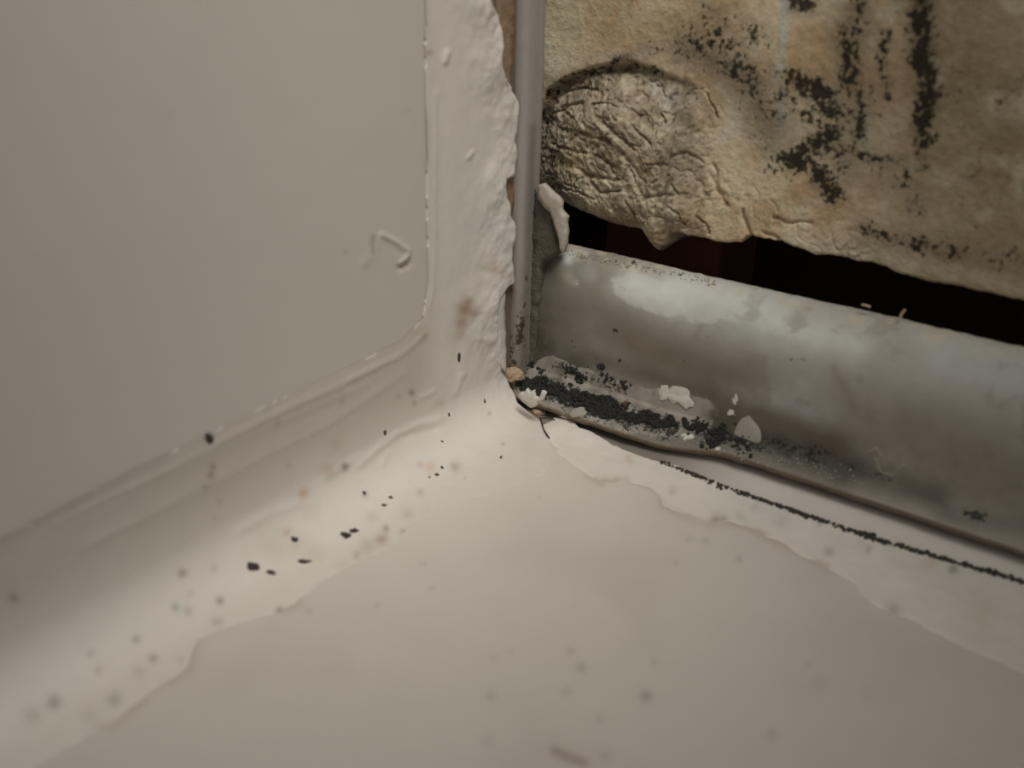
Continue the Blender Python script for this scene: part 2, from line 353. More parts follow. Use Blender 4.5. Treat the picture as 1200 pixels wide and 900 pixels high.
# underside rows turning back into the cavity
B0 = P[:, :1].copy(); rows = []
for yy, zz in ((14, -0.0), (12, .0), (9, -.0), (6, -.0), (3.5, -.0), (1.8, -.03), (.8, -.06)):
    r = B0.copy(); r[..., 1] = np.maximum(B0[..., 1]+yy*.8, YP+yy); r[..., 2] += zz+.1*yy*.4; rows.append(r)
P = np.concatenate(rows+[P], 1); k = len(rows)
col = np.concatenate([np.repeat(col[:, :1], k, 1), col], 1); m = np.concatenate([np.repeat(m[:, :1], k, 1), m], 1)
lmp = np.concatenate([np.repeat(lump[:, :1], k, 1), lump], 1); fm = (lmp > .45)[:-1, :-1]
wb = struct(grid_obj('wall_back', P, col, M_plas, attrs={'mould': m}, bvh=True, fmask=~fm))
ep = grid_obj('eroded_patch', P, col, M_plas, attrs={'mould': m}, bvh=True, fmask=fm, parent=wb); ep['label'] = 'swollen cracked patch of crumbling plaster'
# what closes the cavity behind the plaster
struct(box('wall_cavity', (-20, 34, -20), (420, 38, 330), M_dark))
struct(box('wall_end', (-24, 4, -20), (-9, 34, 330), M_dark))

# ------------------------------------------------------------------ rim (grey rounded ledge below the gap)
def crom(pts, n):
    pts = np.array(pts, float); d = np.r_[0, np.cumsum(np.hypot(*np.diff(pts, axis=0).T))]; t = np.linspace(0, d[-1], n); out = []
    for c in range(2):
        y = pts[:, c]; s = np.gradient(y, d); i = np.clip(np.searchsorted(d, t, side='right')-1, 0, len(d)-2); h = d[i+1]-d[i]; u = (t-d[i])/h
        out.append((2*u**3-3*u**2+1)*y[i]+(u**3-2*u**2+u)*h*s[i]+(-2*u**3+3*u**2)*y[i+1]+(u**3-u**2)*h*s[i+1])
    return np.stack(out, -1), t
RP = [(2.2, -.6), (2.0, .3), (1.8, 1.4), (1.2, 2.3), (-.3, 2.7), (-.75, 3.5), (-.2, 4.0), (.9, 4.6), (1.6, 5.4), (2.2, 8), (2.4, 11), (2.6, 14.5), (3.0, 17.5), (3.8, 20), (5.2, 22.1), (7.0, 23.2), (8.0, 23.1), (8.6, 22.4), (8.8, 20), (8.8, 10)]
prof, tt = crom(RP, 330)
xa = axis([(-8, 74, .22), (74, 120, 1.5), (120, 420, 14)])
X = np.repeat(xa[:, None], len(prof), 1); Yp = np.repeat(prof[None, :, 0], len(xa), 0); Zp = np.repeat(prof[None, :, 1], len(xa), 0)
P = np.stack([X, Yp, Zp], -1)
tg = np.gradient(prof, axis=0); tg /= np.hypot(*tg.T)[:, None]; nr = np.stack([-tg[:, 1], tg[:, 0]], -1)       # outward
q = px(P); qw = q+np.stack([5*fbm(P, 2.2, 3, 191), 5*fbm(P, 2.2, 3, 192)], -1)
d = .16*fbm(P, 12, 3, 111)+.05*fbm(P, 2, 4, 113)
lipm = ((Zp < 3.6)).astype(float)
d = d+.14*fbm(P, 2.4, 4, 117)*lipm
lipm = lipm*sstep(Zp, 2.4, 2.7)+.4*(Zp <= 2.4)
face = sstep(Zp, 3.0, 4.0)
topz = sstep(Zp, 21.5, 23)
d = d+.10*topz*fbm(P, 1.1, 3, 118)
PEEL = [(618, 425), (650, 416), (668, 428), (700, 436), (735, 448), (760, 455), (800, 458), (828, 468), (840, 485), (830, 502), (790, 500), (740, 492), (680, 478), (640, 462), (612, 450)]
pe = inside(qw, PEEL).astype(float)
pe = pe*sstep(fbm(P, 2.2, 4, 133), -.55, .05)*.9
d = d+.10*pe
col = np.broadcast_to(srgb(144, 138, 126), P.shape).copy()
col = mix(col, srgb(120, 112, 98), .5*sstep(fbm(P, 9, 4, 121), -.1, .5))
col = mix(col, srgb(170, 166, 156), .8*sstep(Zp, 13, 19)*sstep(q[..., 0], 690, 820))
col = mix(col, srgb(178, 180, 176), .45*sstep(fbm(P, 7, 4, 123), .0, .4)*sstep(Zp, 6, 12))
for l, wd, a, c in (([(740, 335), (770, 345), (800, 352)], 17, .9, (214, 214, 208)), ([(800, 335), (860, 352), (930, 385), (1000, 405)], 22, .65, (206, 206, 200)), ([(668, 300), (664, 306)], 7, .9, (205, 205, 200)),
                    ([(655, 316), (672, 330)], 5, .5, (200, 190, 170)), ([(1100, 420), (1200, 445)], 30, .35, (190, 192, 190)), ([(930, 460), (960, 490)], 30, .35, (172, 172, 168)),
                    ([(630, 330), (645, 420)], 42, .8, (84, 79, 69)), ([(618, 380), (640, 430), (680, 430)], 18, .75, (58, 54, 46)), ([(700, 420), (760, 440), (830, 462)], 11, .55, (74, 67, 57)), ([(690, 370), (760, 420), (850, 445)], 34, .6, (100, 91, 78)), ([(640, 440), (800, 510)], 26, .5, (90, 84, 74)), ([(975, 430), (990, 460), (1000, 475)], 7, .3, (118, 98, 78)),  # first two strokes paint shade at the left end, mixed with staining
                    ([(835, 495), (880, 512), (940, 528), (990, 548)], 24, .92, (62, 60, 52)), ([(960, 535), (1030, 562), (1100, 585)], 15, .8, (76, 72, 62)), ([(860, 488), (920, 492), (980, 520)], 15, .6, (78, 66, 52)), ([(1110, 600), (1200, 620), (1400, 680)], 14, .5, (80, 76, 66)),
                    ([(830, 470), (870, 478), (930, 500), (985, 520)], 12, .5, (96, 84, 70)), ([(740, 400), (800, 415)], 16, .3, (110, 100, 84)), ([(1080, 300), (1000, 360)], 1, 0, (0, 0, 0))):
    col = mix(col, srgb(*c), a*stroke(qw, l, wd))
col = mix(col, srgb(160, 153, 142), .8*pe)
col = mix(col, srgb(118, 102, 86), .75*stroke(qw, [(650, 482), (700, 503), (760, 518), (830, 528)], 8))
col = mix(col, srgb(112, 102, 88), .5*sstep(fbm(P, 1.6, 4, 145, .6), .05, .3)*pe)
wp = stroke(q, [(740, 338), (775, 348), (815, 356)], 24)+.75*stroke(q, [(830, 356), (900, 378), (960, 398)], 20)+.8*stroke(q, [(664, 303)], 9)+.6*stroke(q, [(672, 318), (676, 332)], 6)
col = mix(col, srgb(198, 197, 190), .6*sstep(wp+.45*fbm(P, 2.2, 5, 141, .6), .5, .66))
col = mix(col, srgb(120, 110, 96), .35*sstep(fbm(P, 3, 5, 143, .6), .12, .4)*face)
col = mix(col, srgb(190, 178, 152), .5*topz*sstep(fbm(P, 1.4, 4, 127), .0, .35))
col = mix(col, srgb(116, 100, 82), .8*lipm)
col = mix(col, srgb(150, 138, 118), .5*lipm*sstep(fbm(P, 2.5, 3, 129), .0, .4))
for l in ([(1025, 540), (1030, 555), (1045, 558), (1058, 548)], [(1020, 530), (1027, 526)], [(1027, 528), (1030, 535)]):
    s_ = stroke(qw, l, 1.8); col = mix(col, srgb(160, 146, 124), .4*s_); d = d+.12*s_
m = -.1+0*X
for l, wd, a in (([(622, 440), (700, 466), (790, 492)], 12, .8), ([(655, 428), (690, 440), (735, 455)], 8, .55), ([(830, 500), (850, 510), (900, 520), (960, 535)], 14, .62), ([(960, 530), (1040, 560)], 9, .5),
                 ([(1130, 600), (1150, 604)], 7, .8), ([(615, 330), (618, 430)], 9, .62), ([(720, 388)], 3, .8), ([(725, 420)], 3, .75), ([(742, 406)], 2.5, .7), ([(700, 425)], 4, .6), ([(800, 422)], 3, .5), ([(672, 398), (676, 404)], 2.5, .6),
                 ([(925, 418), (940, 420)], 4, .5), ([(1040, 400)], 2, 0), ([(680, 300), (800, 322)], 4, .5), ([(835, 570), (1200, 655)], 3, .35)):
    m = np.maximum(m, a*stroke(qw, l, wd*1.15))
wl_ = (1-sstep(X, 24, 36))*(1-sstep(Zp, 3.2, 8)); P[..., 2] -= 1.7*wl_*sstep(Zp, -.6, 1.5); P[..., 1] -= .7*wl_*(Zp < 6); P[..., 1] += nr[None, :, 0]*d; P[..., 2] += nr[None, :, 1]*d
rim = bpy.data.objects.new('ledge_rim', None); S.collection.objects.link(rim)
isl = np.repeat((tt < tt[np.argmin(np.hypot(prof[:, 0]+.35, prof[:, 1]-3.9))])[None, :-1], len(xa)-1, 0)
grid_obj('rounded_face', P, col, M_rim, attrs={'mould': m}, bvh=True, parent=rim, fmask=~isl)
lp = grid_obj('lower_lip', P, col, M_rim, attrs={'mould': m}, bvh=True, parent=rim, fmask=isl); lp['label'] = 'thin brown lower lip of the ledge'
tag(rim, 'soiled grey rounded ledge running below the dark gap in the plaster', 'ledge')

# ------------------------------------------------------------------ timber in the cavity
t = box('timber_batten', (3, 19, 4), (22, 33.5, 60), M_wood, bev=1.0)
tag(t, 'dark red-brown timber just visible inside the gap under the plaster', 'timber')

# ------------------------------------------------------------------ vertical trim at the corner
zz = axis([(-.5, 62, .22), (62, 90, 1), (90, 330, 14)])
TP = [(-3, -0.3), (-1.2, -.55), (.2, -.8), (.9, -.6), (1.35, -.1), (1.5, .6), (1.5, 2.0), (1.45, 3.2), (1.2, 3.7), (.4, 3.9), (-3, 3.9)]
tp, _ = crom(TP, 70)
Zg = np.repeat(zz[:, None], len(tp), 1); P = np.stack([np.repeat(tp[None, :, 0], len(zz), 0), np.repeat(tp[None, :, 1], len(zz), 0), Zg], -1)
q = px(P)
lo = 1-sstep(Zg, 4, 30)
P[..., 0] += .10*fbm(P, 14, 2, 211)+.10*lo*fbm(P, 2, 3, 213); P[..., 1] += .08*fbm(P, 14, 2, 215)+.22*lo*fbm(P, 5, 3, 217)
col = np.broadcast_to(srgb(150, 143, 135), P.shape).copy()
col = mix(col, srgb(118, 110, 96), .75*lo)
col = mix(col, srgb(104, 94, 80), .5*stroke(q, [(624, 150), (619, 300), (612, 430)], 5))
col = mix(col, srgb(112, 84, 58), .7*stroke(q, [(600, 340), (592, 380), (594, 430)], 4))
m = -.04+.30*lo+.35*stroke(q, [(608, 380), (602, 430)], 12)+.3*stroke(q, [(622, 200), (617, 330), (610, 400)], 3.5)
tr = tag(grid_obj('corner_trim', P, col, M_trim, attrs={'mould': m}, bvh=True), 'thin grey vertical plastic strip standing in the corner beside the torn sealant', 'trim strip')

# brown backing strip between torn sealant and trim
def plate(name, pts, ax, c, th, mat, parent=None, jit=.12, seed=0, bev=.12, direction=None):
    rng = np.random.default_rng(seed); bm = bmesh.new(); vs = []
    pp = []
    for (a, b), (a2, b2) in zip(pts, pts[1:]+pts[:1]):
        n = max(1, int(math.hypot(a2-a, b2-b)/6))
        pp += [(a+(a2-a)*i/n, b+(b2-b)*i/n) for i in range(n)]
    base = [at(a, b, ax, c) for a, b in pp]
    for p in base:
        j = rng.normal(0, jit, 3); j[ax] *= .5; vs.append(bm.verts.new(Vector(p+j)))
    f = bm.faces.new(vs); r = bmesh.ops.extrude_face_region(bm, geom=[f])
    off = [0, 0, 0]; off[ax] = th
    for v in [g for g in r['geom'] if isinstance(g, bmesh.types.BMVert)]: v.co += Vector(off)
    bmesh.ops.triangulate(bm, faces=[x for x in bm.faces if len(x.verts) > 4])
    bmesh.ops.subdivide_edges(bm, edges=[e for e in bm.edges if e.calc_length() > .5], cuts=2, use_grid_fill=False)
    bmesh.ops.triangulate(bm, faces=bm.faces[:])
    vv_ = np.array([v.co[:] for v in bm.verts]); nz = fbm(vv_, 1.2, 3, seed+300)*jit*2.2
    bm.normal_update()
    for v, k_ in zip(bm.verts, nz): v.co += v.normal*float(k_)
    bmesh.ops.smooth_vert(bm, verts=bm.verts, factor=.35, use_axis_x=True, use_axis_y=True, use_axis_z=True)
    bmesh.ops.recalc_face_normals(bm, faces=bm.faces)
    for v in bm.verts: v.co *= MM
    for f in bm.faces: f.smooth = True
    me = bpy.data.meshes.new(name); bm.to_mesh(me); bm.free()
    return link(name, me, mat, parent)
M_adh = mat_tint('brown_adhesive', .8, .3, 900, 4000, .4, .3, .2, solid=srgb(138, 116, 92))
t = plate('wood_strip', [(572, -300), (600, -300), (603, 0), (602, 50), (600, 85), (598, 108), (592, 100), (585, 60)], 0, .25, -.9, M_adh, seed=5, jit=.05)
tag(t, 'narrow brown strip at top between torn sealant edge and grey trim', 'backing strip')
t = plate('backing_residue', [(587, 208), (599, 204), (604, 225), (603, 248), (597, 262), (590, 250)], 0, .25, -.8, M_adh, seed=6, jit=.07)
tag(t, 'small brown patch in the notch halfway up the torn sealant edge', 'residue')

# ------------------------------------------------------------------ sealant along left wall and corner
r_ = 6.2
ya = axis([(-160, -95, 1.4), (-95, -.6, .21)])
s1 = axis([(125, 62, 1.0), (62, r_, .21)]); arc = np.linspace(0, math.pi/2, 48)[1:]; fl = axis([(r_, 34, .21)])[1:]
bx = np.r_[s1*0, r_-r_*np.cos(arc), fl]; bz = np.r_[s1, r_-r_*np.sin(arc), fl*0]
nx = np.r_[s1*0+1, np.cos(arc), fl*0]; nz = np.r_[s1*0, np.sin(arc), fl*0+1]
Y = np.repeat(ya[:, None], len(bx), 1)
P = np.stack([np.repeat(bx[None], len(ya), 0), Y, np.repeat(bz[None], len(ya), 0)], -1); N = np.stack([np.repeat(nx[None], len(ya), 0), 0*Y, np.repeat(nz[None], len(ya), 0)], -1)
q = px(P); qw = q+np.stack([1.6*fbm(P, 1.6, 3, 391), 1.6*fbm(P, 1.6, 3, 392)], -1)
poly = OUT[::-1]+TORN+CRACK[1:]+FLO[1:]+[(-1500, 1500)]
ins = inside(q, poly)
dO = pdist(q, OUT); dT = pdist(qw, TORN+CRACK[1:]); dF = pdist(qw, FLO)+14*sstep(q[..., 0], 470, 560)*0
insw = inside(qw, poly)
sg = lambda D, i: np.where(i, D, -D)
low_ = sstep(q[..., 1], 350, 420); h = .20*(sstep(sg(dO, ins), -8, 8)*(1-low_)+.6*sstep(sg(dO, ins), -6, 16)*low_)
h = h+.13*stroke(q, OUT, 6.5)*sstep(fbm(P, 6, 3, 395), -.5, .3)*sstep(-q[..., 0], -560, 0)+.10*stroke(q, OUT, 10)*sstep(-q[..., 0], -380, -100)
# tapering down to the floor side
hf = sstep(sg(dF, ins), -2, 40); h = h*hf+.13*sstep(sg(dF, ins), -2, 6)*(1-hf)
# thick lumpy lip along torn edge on wall
h = h+.75*np.exp(-(dT/26)**2)*(1+.6*fbm(P, 3.0, 3, 396))*sstep(-q[..., 1], -470, -380)
h = h+.16*fbm(P, 4.5, 4, 397)*np.exp(-(dT/60)**2)+.035*fbm(P, 9, 3, 398)
h = h+.14*np.exp(-(dT/34)**2)*fbm(P, 1.5, 4, 399, .6)+.07*np.exp(-(dT/14)**2)*fbm(P, .7, 2, 400)
# tool streaks following the bead
for l, wd, a in (([(509, 110), (508, 250), (507, 340), (502, 360)], 2.2, .14), ([(497, 0), (497, 60)], 2.5, .25), ([(498, 130), (499, 190)], 2.5, .22), ([(408, 445), (470, 415), (495, 392)], 3.0, .24), ([(400, 452), (330, 482), (250, 520)], 3.5, .12),
                 ([(522, 62), (520, 72)], 3, .5), ([(552, 178), (548, 184)], 2.5, .35), ([(420, 545), (455, 515), (480, 500), (515, 492)], 4.0, .42), ([(380, 560), (420, 535)], 4, .22), ([(280, 622), (310, 605), (345, 592)], 5, .28),
                 ([(553, 385), (545, 410), (540, 440)], 4, .20), ([(540, 440), (534, 460)], 3, .3), ([(492, 466), (508, 458)], 2.4, .22), ([(560, 395), (572, 400)], 4, .25), ([(455, 530), (448, 545)], 3, .2),
                 ([(540, 530), (556, 528)], 2.4, .15), ([(150, 575), (300, 505), (430, 450)], 3, .07), ([(150, 620), (300, 550), (420, 490)], 4, .06)):
    h = h+a*.42*stroke(qw, l, wd*1.25)
h = h-.12*stroke(q, [(470, 512), (510, 503)], 5)-.05*stroke(q, [(400, 470), (300, 520), (100, 620)], 8)
for l, wd, a in (([(440, 432), (340, 476), (200, 548), (60, 615)], 4, .05), ([(470, 440), (380, 500), (250, 565), (100, 640)], 5, .06)):
    h = h+a*stroke(q, l, wd)
col = np.broadcast_to(srgb(206, 199, 189), P.shape).copy()
near_ = np.clip(np.exp(-(dF/60)**2)*1.15, 0, 1)*sstep(q[..., 0], 410, 500)
h = h*(1-.95*near_)
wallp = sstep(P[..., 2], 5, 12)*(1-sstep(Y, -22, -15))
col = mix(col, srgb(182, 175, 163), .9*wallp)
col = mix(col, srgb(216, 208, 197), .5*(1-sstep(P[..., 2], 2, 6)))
col = mix(col, srgb(206, 198, 187), near_)
for (cx, cy, r, a, c) in ((543, 362, 9, .75, (140, 98, 72)), (539, 378, 8, .6, (146, 106, 80)), (546, 352, 6, .5, (130, 96, 74)), (541, 392, 7, .3, (150, 110, 82)), (552, 368, 5, .35, (130, 104, 80)), (575, 312, 10, .3, (168, 120, 84)), (563, 330, 7, .2, (160, 120, 90)), (495, 392, 7, .28, (160, 120, 96)), (533, 395, 8, .2, (160, 120, 96)),
                          (355, 578, 6, .6, (186, 136, 84)), (385, 552, 8, .4, (166, 126, 92)), (403, 547, 5, .7, (110, 78, 52)), (392, 520, 9, .2, (140, 120, 96)), (362, 600, 10, .2, (170, 150, 120)), (552, 30, 6, .3, (160, 130, 100)), (502, 62, 3, .5, (130, 114, 96)),
                          (564, 55, 6, .1, (160, 130, 100)), (448, 633, 8, .55, (132, 100, 76)), (430, 642, 10, .35, (150, 120, 90)), (418, 652, 5, .4, (120, 96, 80)), (452, 620, 4, .5, (104, 88, 72)), (473, 624, 4, .45, (130, 108, 84)), (350, 640, 14, .25, (170, 146, 108)), (370, 650, 12, .25, (176, 150, 112)),
                          (320, 640, 22, .25, (176, 156, 122)), (405, 665, 14, .2, (176, 156, 122)), (247, 557, 5, .45, (96, 78, 60)), (249, 547, 4, .45, (96, 78, 60)), (240, 570, 4, .3, (110, 90, 70)), (256, 588, 4, .25, (120, 100, 80)), (252, 605, 5, .15, (130, 110, 90)), (338, 545, 4, .2, (120, 100, 70)),
                          (213, 672, 5, .6, (100, 82, 62)), (250, 667, 5, .3, (150, 126, 96)), (205, 712, 5, .45, (100, 100, 98)), (220, 717, 6, .4, (160, 126, 104)), (222, 697, 4, .3, (150, 130, 110)), (258, 705, 5, .6, (90, 84, 78)), (255, 730, 7, .35, (120, 104, 84)),
                          (160, 750, 5, .5, (110, 108, 100)), (180, 772, 5, .5, (110, 104, 92)), (163, 788, 7, .3, (150, 126, 104)), (212, 775, 4, .3, (130, 124, 110)), (106, 766, 5, .3, (120, 112, 104)), (115, 786, 5, .35, (140, 116, 100)), (63, 824, 8, .6, (112, 108, 98)), (134, 822, 8, .4, (120, 116, 106)), (38, 838, 11, .3, (130, 114, 92)),
                          (105, 840, 9, .22, (130, 126, 110)), (122, 858, 9, .4, (130, 112, 84)), (15, 700, 7, .5, (90, 88, 80)), (328, 717, 5, .6, (96, 94, 86)), (305, 729, 5, .3, (100, 98, 86)), (482, 460, 4, .6, (100, 80, 62)), (484, 473, 3, .4, (120, 100, 80)), (466, 465, 3, .3, (120, 100, 80)), (515, 472, 6, .2, (150, 134, 112)),
                          (493, 577, 4, .35, (110, 110, 100)), (533, 547, 6, .4, (104, 92, 80)), (505, 548, 7, .35, (180, 130, 90)), (492, 545, 4, .4, (180, 130, 90)), (427, 580, 4, .4, (100, 100, 88)), (620, 525, 12, .12, (190, 140, 110)), (325, 495, 4, .25, (110, 90, 80)), (400, 470, 4, .25, (110, 90, 80)), (335, 625, 5, .35, (150, 110, 80)),
                          (590, 520, 2, .5, (120, 90, 80)), (573, 484, 2, .5, (140, 110, 90)), (545, 560, 2, .3, (140, 110, 90)), (435, 607, 7, .2, (110, 108, 100)), (478, 603, 6, .3, (150, 126, 100))):
    col = mix(col, srgb(*c), a*stroke(qw, [(cx, cy)], r))
m = -.2+0*dF
spk = sstep(-np.abs(pdist(q, [(300, 660), (430, 600), (530, 552)])), -34, 0)
m = m+.30*spk
m = np.maximum(m, .50*stroke(q, [(587, 85), (590, 100)], 4))
# close the edges into the surfaces
e1 = sstep(-sg(dO, ins), 0, 8); h = h-.35*e1
e2 = sstep(-sg(dF, ins), .0, 2.0); h = h-.7*e2
sT = sg(dT, insw)
h = h-1.2*(1-sstep(sT, -1.2, 2.2))
deep = (1-sstep(sT, -3.5, -.6)); h = h-4.5*deep
keep = (sg(dO, ins) > -8) & ((sg(dF, ins) > -3.5)) & ((insw) | (np.minimum(np.minimum(dO, dF), dT) < 4.0))
P = P+N*h[..., None]
sl_ = grid_obj('sealant_bead', P, col, M_seal, keep=keep, attrs={'mould': m}, bvh=True, flip=True)
tag(sl_, 'wide off-white sealant bead running down the left wall and along the floor joint', 'sealant')

# sealant film along the right-hand joint
xa = axis([(5, 78, .2), (78, 150, 1.2)]); yb = axis([(-40, .5, .16)])
X, Y = np.meshgrid(xa, yb, indexing='ij'); P = np.stack([X, Y, 0*X], -1); q = px(P)
qw = q+np.stack([4.5*fbm(P, 2.2, 4, 491), 4.5*fbm(P, 2.2, 4, 492)], -1)
poly = CRACK[::-1]+BREAR[1:]+BFRONT[::-1][:-1]
insw = inside(qw, poly); dR = pdist(qw, BREAR); dB = pdist(qw, BFRONT); dC = pdist(qw, CRACK)
sgn = np.where(insw, 1, -1)
h = .02+.60*sstep(sgn*dR, -.6, 3.5)*np.clip(1-dR/400, .3, 1)
h = np.minimum(h, .02+.55*sstep(sgn*dB, 4, 60)+.10*sstep(sgn*dB, -1.5, 5))
h = h+.14*fbm(P, 4, 4, 493)*sstep(dB, 0, 20)+.45*stroke(q, [(648, 505), (668, 500), (690, 515)], 9)
h = h-.7*(1-sstep(sgn*np.minimum(np.minimum(dR, dB), dC), -2.2, .6))
h = h+.10*stroke(q, [(660, 545), (700, 575), (745, 585)], 8)*0
keep = insw | (np.minimum(np.minimum(dR, dB), dC) < 3.6)
P[..., 2] = h
col = np.broadcast_to(srgb(212, 205, 194), P.shape).copy()
col = mix(col, srgb(202, 198, 187), .5*sstep(fbm(P, 7, 3, 495), -.1, .4))
col = mix(col, srgb(140, 116, 92), .6*stroke(qw, BFRONT[4:17], 3.5)*sstep(fbm(P, 3.2, 3, 496), -.3, .4))
for (cx, cy, r, a, c) in ((838, 610, 6, .6, (112, 92, 60)), (847, 612, 5, .5, (104, 88, 60)), (828, 614, 3, .6, (100, 84, 66)), (875, 622, 6, .35, (130, 112, 84)), (697, 562, 3, .6, (100, 84, 66)), (732, 563, 4, .3, (130, 104, 80)), (965, 669, 4, .5, (110, 94, 80)), (958, 615, 4, .4, (110, 106, 90)),
                          (970, 647, 6, .45, (110, 108, 92)), (1018, 648, 4, .4, (120, 110, 92)), (1117, 672, 6, .6, (92, 88, 74)), (1143, 673, 4, .5, (92, 88, 74)), (1092, 663, 9, .25, (180, 130, 90)), (1046, 718, 9, .45, (130, 108, 88)), (735, 540, 5, .3, (170, 124, 90)), (788, 577, 5, .25, (110, 108, 100)), (865, 605, 6, .25, (110, 108, 92)),
                          (915, 613, 9, .2, (120, 118, 108)), (885, 596, 5, .2, (120, 118, 108)), (1010, 640, 5, .2, (180, 140, 100)), (1038, 643, 5, .2, (140, 130, 110)), (1150, 725, 20, .2, (170, 150, 110)), (960, 590, 5, .2, (130, 120, 100))):
    col = mix(col, srgb(*c), a*stroke(qw, [(cx, cy)], r))
m = -.12+.25*stroke(q, BREAR[5:], 8)
t = grid_obj('sealant_film', P, col, M_seal, keep=keep, attrs={'mould': m}, bvh=True)
tag(t, 'thin off-white smeared sealant band with wavy edge below the black line on the right', 'sealant')

# ------------------------------------------------------------------ blobs: mould, crumbs, chips, specks
bmu = bmesh.new(); bmesh.ops.create_icosphere(bmu, subdivisions=1, radius=1); I1 = (np.array([v.co[:] for v in bmu.verts]), np.array([[v.index for v in f.verts] for f in bmu.faces])); bmu.free()
bmu = bmesh.new(); bmesh.ops.create_icosphere(bmu, subdivisions=3, radius=1); I3 = (np.array([v.co[:] for v in bmu.verts]), np.array([[v.index for v in f.verts] for f in bmu.faces])); bmu.free()
def frame(n):
    n = Vector(n).normalized(); r = Vector(Rv); r = (r-n*r.dot(n)).normalized(); u = n.cross(r)
    return np.array([r[:], u[:], n[:]])
def mesh_from(name, V, Fc, mat, parent=None, smooth=True):
    me = bpy.data.meshes.new(name); me.from_pydata([tuple(v) for v in V*MM], [], [tuple(int(i) for i in f) for f in Fc])
    me.polygons.foreach_set('use_smooth', np.full(len(me.polygons), smooth)); me.update()
    return link(name, me, mat, parent)
def lumps(name, spots, mat, seed=0):
    rng = np.random.default_rng(seed); VV, FF, o = [], [], 0
    for (x, y, r) in spots:
        hh = hit(x, y)
        if hh is None: continue
        B = frame(hh[1]); k = 1+rng.uniform(-.35, .35, (len(I1[0]), 1)); sc = np.array([1, rng.uniform(.7, 1.1), rng.uniform(.5, .9)])*r
        v = (I1[0]*k*sc)@B+np.array(hh[0])+np.array(hh[1])*r*.25
        VV.append(v); FF.append(I1[1]+o); o += len(v)
    return mesh_from(name, np.concatenate(VV), np.concatenate(FF), mat, smooth=True)
rng = np.random.default_rng(4)
UP = np.array([(612, 444), (627, 437), (660, 447), (685, 455), (700, 462), (715, 465), (735, 480), (760, 482), (787, 490), (795, 496)], float)
LW = np.array([(612, 456), (640, 470), (672, 477), (692, 487), (715, 492), (755, 500), (775, 506), (795, 503)], float)
sp = []
for i in range(2600):
    x = rng.uniform(612, 794); a = np.interp(x, UP[:, 0], UP[:, 1]); b = np.interp(x, LW[:, 0], LW[:, 1]); y = rng.uniform(a, b)
    p = np.array([[x, 0, y]]); nzv = float(fbm(p, 12, 3, 611)[0]); edge = min(y-a, b-y)/max(b-a, 1)
    if nzv+edge*1.4 < .10: continue
    if 640 < x < 700 and (b-y) < 8 and rng.random() < .6: continue
    sp.append((x, y, rng.choice([rng.uniform(.10, .22), rng.uniform(.2, .40)])))
for (cx, cy, s, n) in ((820, 500, 7, 90), (806, 499, 4, 25), (803, 493, 3, 12), (845, 510, 9, 90), (669, 434, 5, 22), (682, 443, 5, 30), (676, 438, 5, 14), (635, 434, 3, 10), (622, 425, 3, 8), (705, 431, 3.5, 18), (732, 450, 4, 14), (712, 444, 6, 10), (733, 474, 4, 14), (786, 488, 4, 18), (870, 520, 12, 40), (835, 518, 8, 40), (610, 448, 5, 40)):
    for i in range(n): sp.append((rng.normal(cx, s*.6), rng.normal(cy, s*.6), rng.uniform(.10, .34)))
t = lumps('black_mould', sp, M_black, 8)
tag(t, 'clumpy black mould along the foot of the grey ledge near the corner', 'mould', kind='stuff')

sp = []
for i in range(1400):
    u = rng.uniform(0, 1); L_ = BREAR[6:]; x = 775+u**1.3*(1750-775); yl = float(np.interp(x, [p_[0] for p_ in BREAR], [p_[1] for p_ in BREAR]))
    wv = 1.0+1.6*max(0, float(fbm(np.array([[x, 0., 0.]]), 30, 3, 77)[0]))
    if x < 870 and rng.random() < .55: continue
    sp.append((x, yl+rng.normal(-.8, wv*1.1), rng.uniform(.08, .33)))
t = lumps('mildew_line', sp, mat_tint('mildew', 1.0, .5, 2500, 6000, .5, .3, .05, solid=srgb(70, 66, 58)), 9)
tag(t, 'thin crumbly black mildew line behind the smeared sealant on the right', 'mildew', kind='stuff')

sp = []
for i in range(240):
    x = rng.uniform(640, 1010); yl = np.interp(x, [640, 700, 750, 800, 850, 950, 1010], [474, 494, 506, 513, 528, 550, 562]); sp.append((x, rng.normal(yl, 3.5 if x < 820 else 6), rng.uniform(.05, .17)))
for i in range(160):
    x = rng.uniform(665, 840); yl = np.interp(x, [665, 850], [296, 334]); sp.append((x, rng.normal(yl, 2.5), rng.uniform(.06, .16)))
t = lumps('pale_grit', sp, M_grit, 10)
tag(t, 'scattered pale grit crumbs along the ledge foot and its top edge', 'grit', kind='stuff')

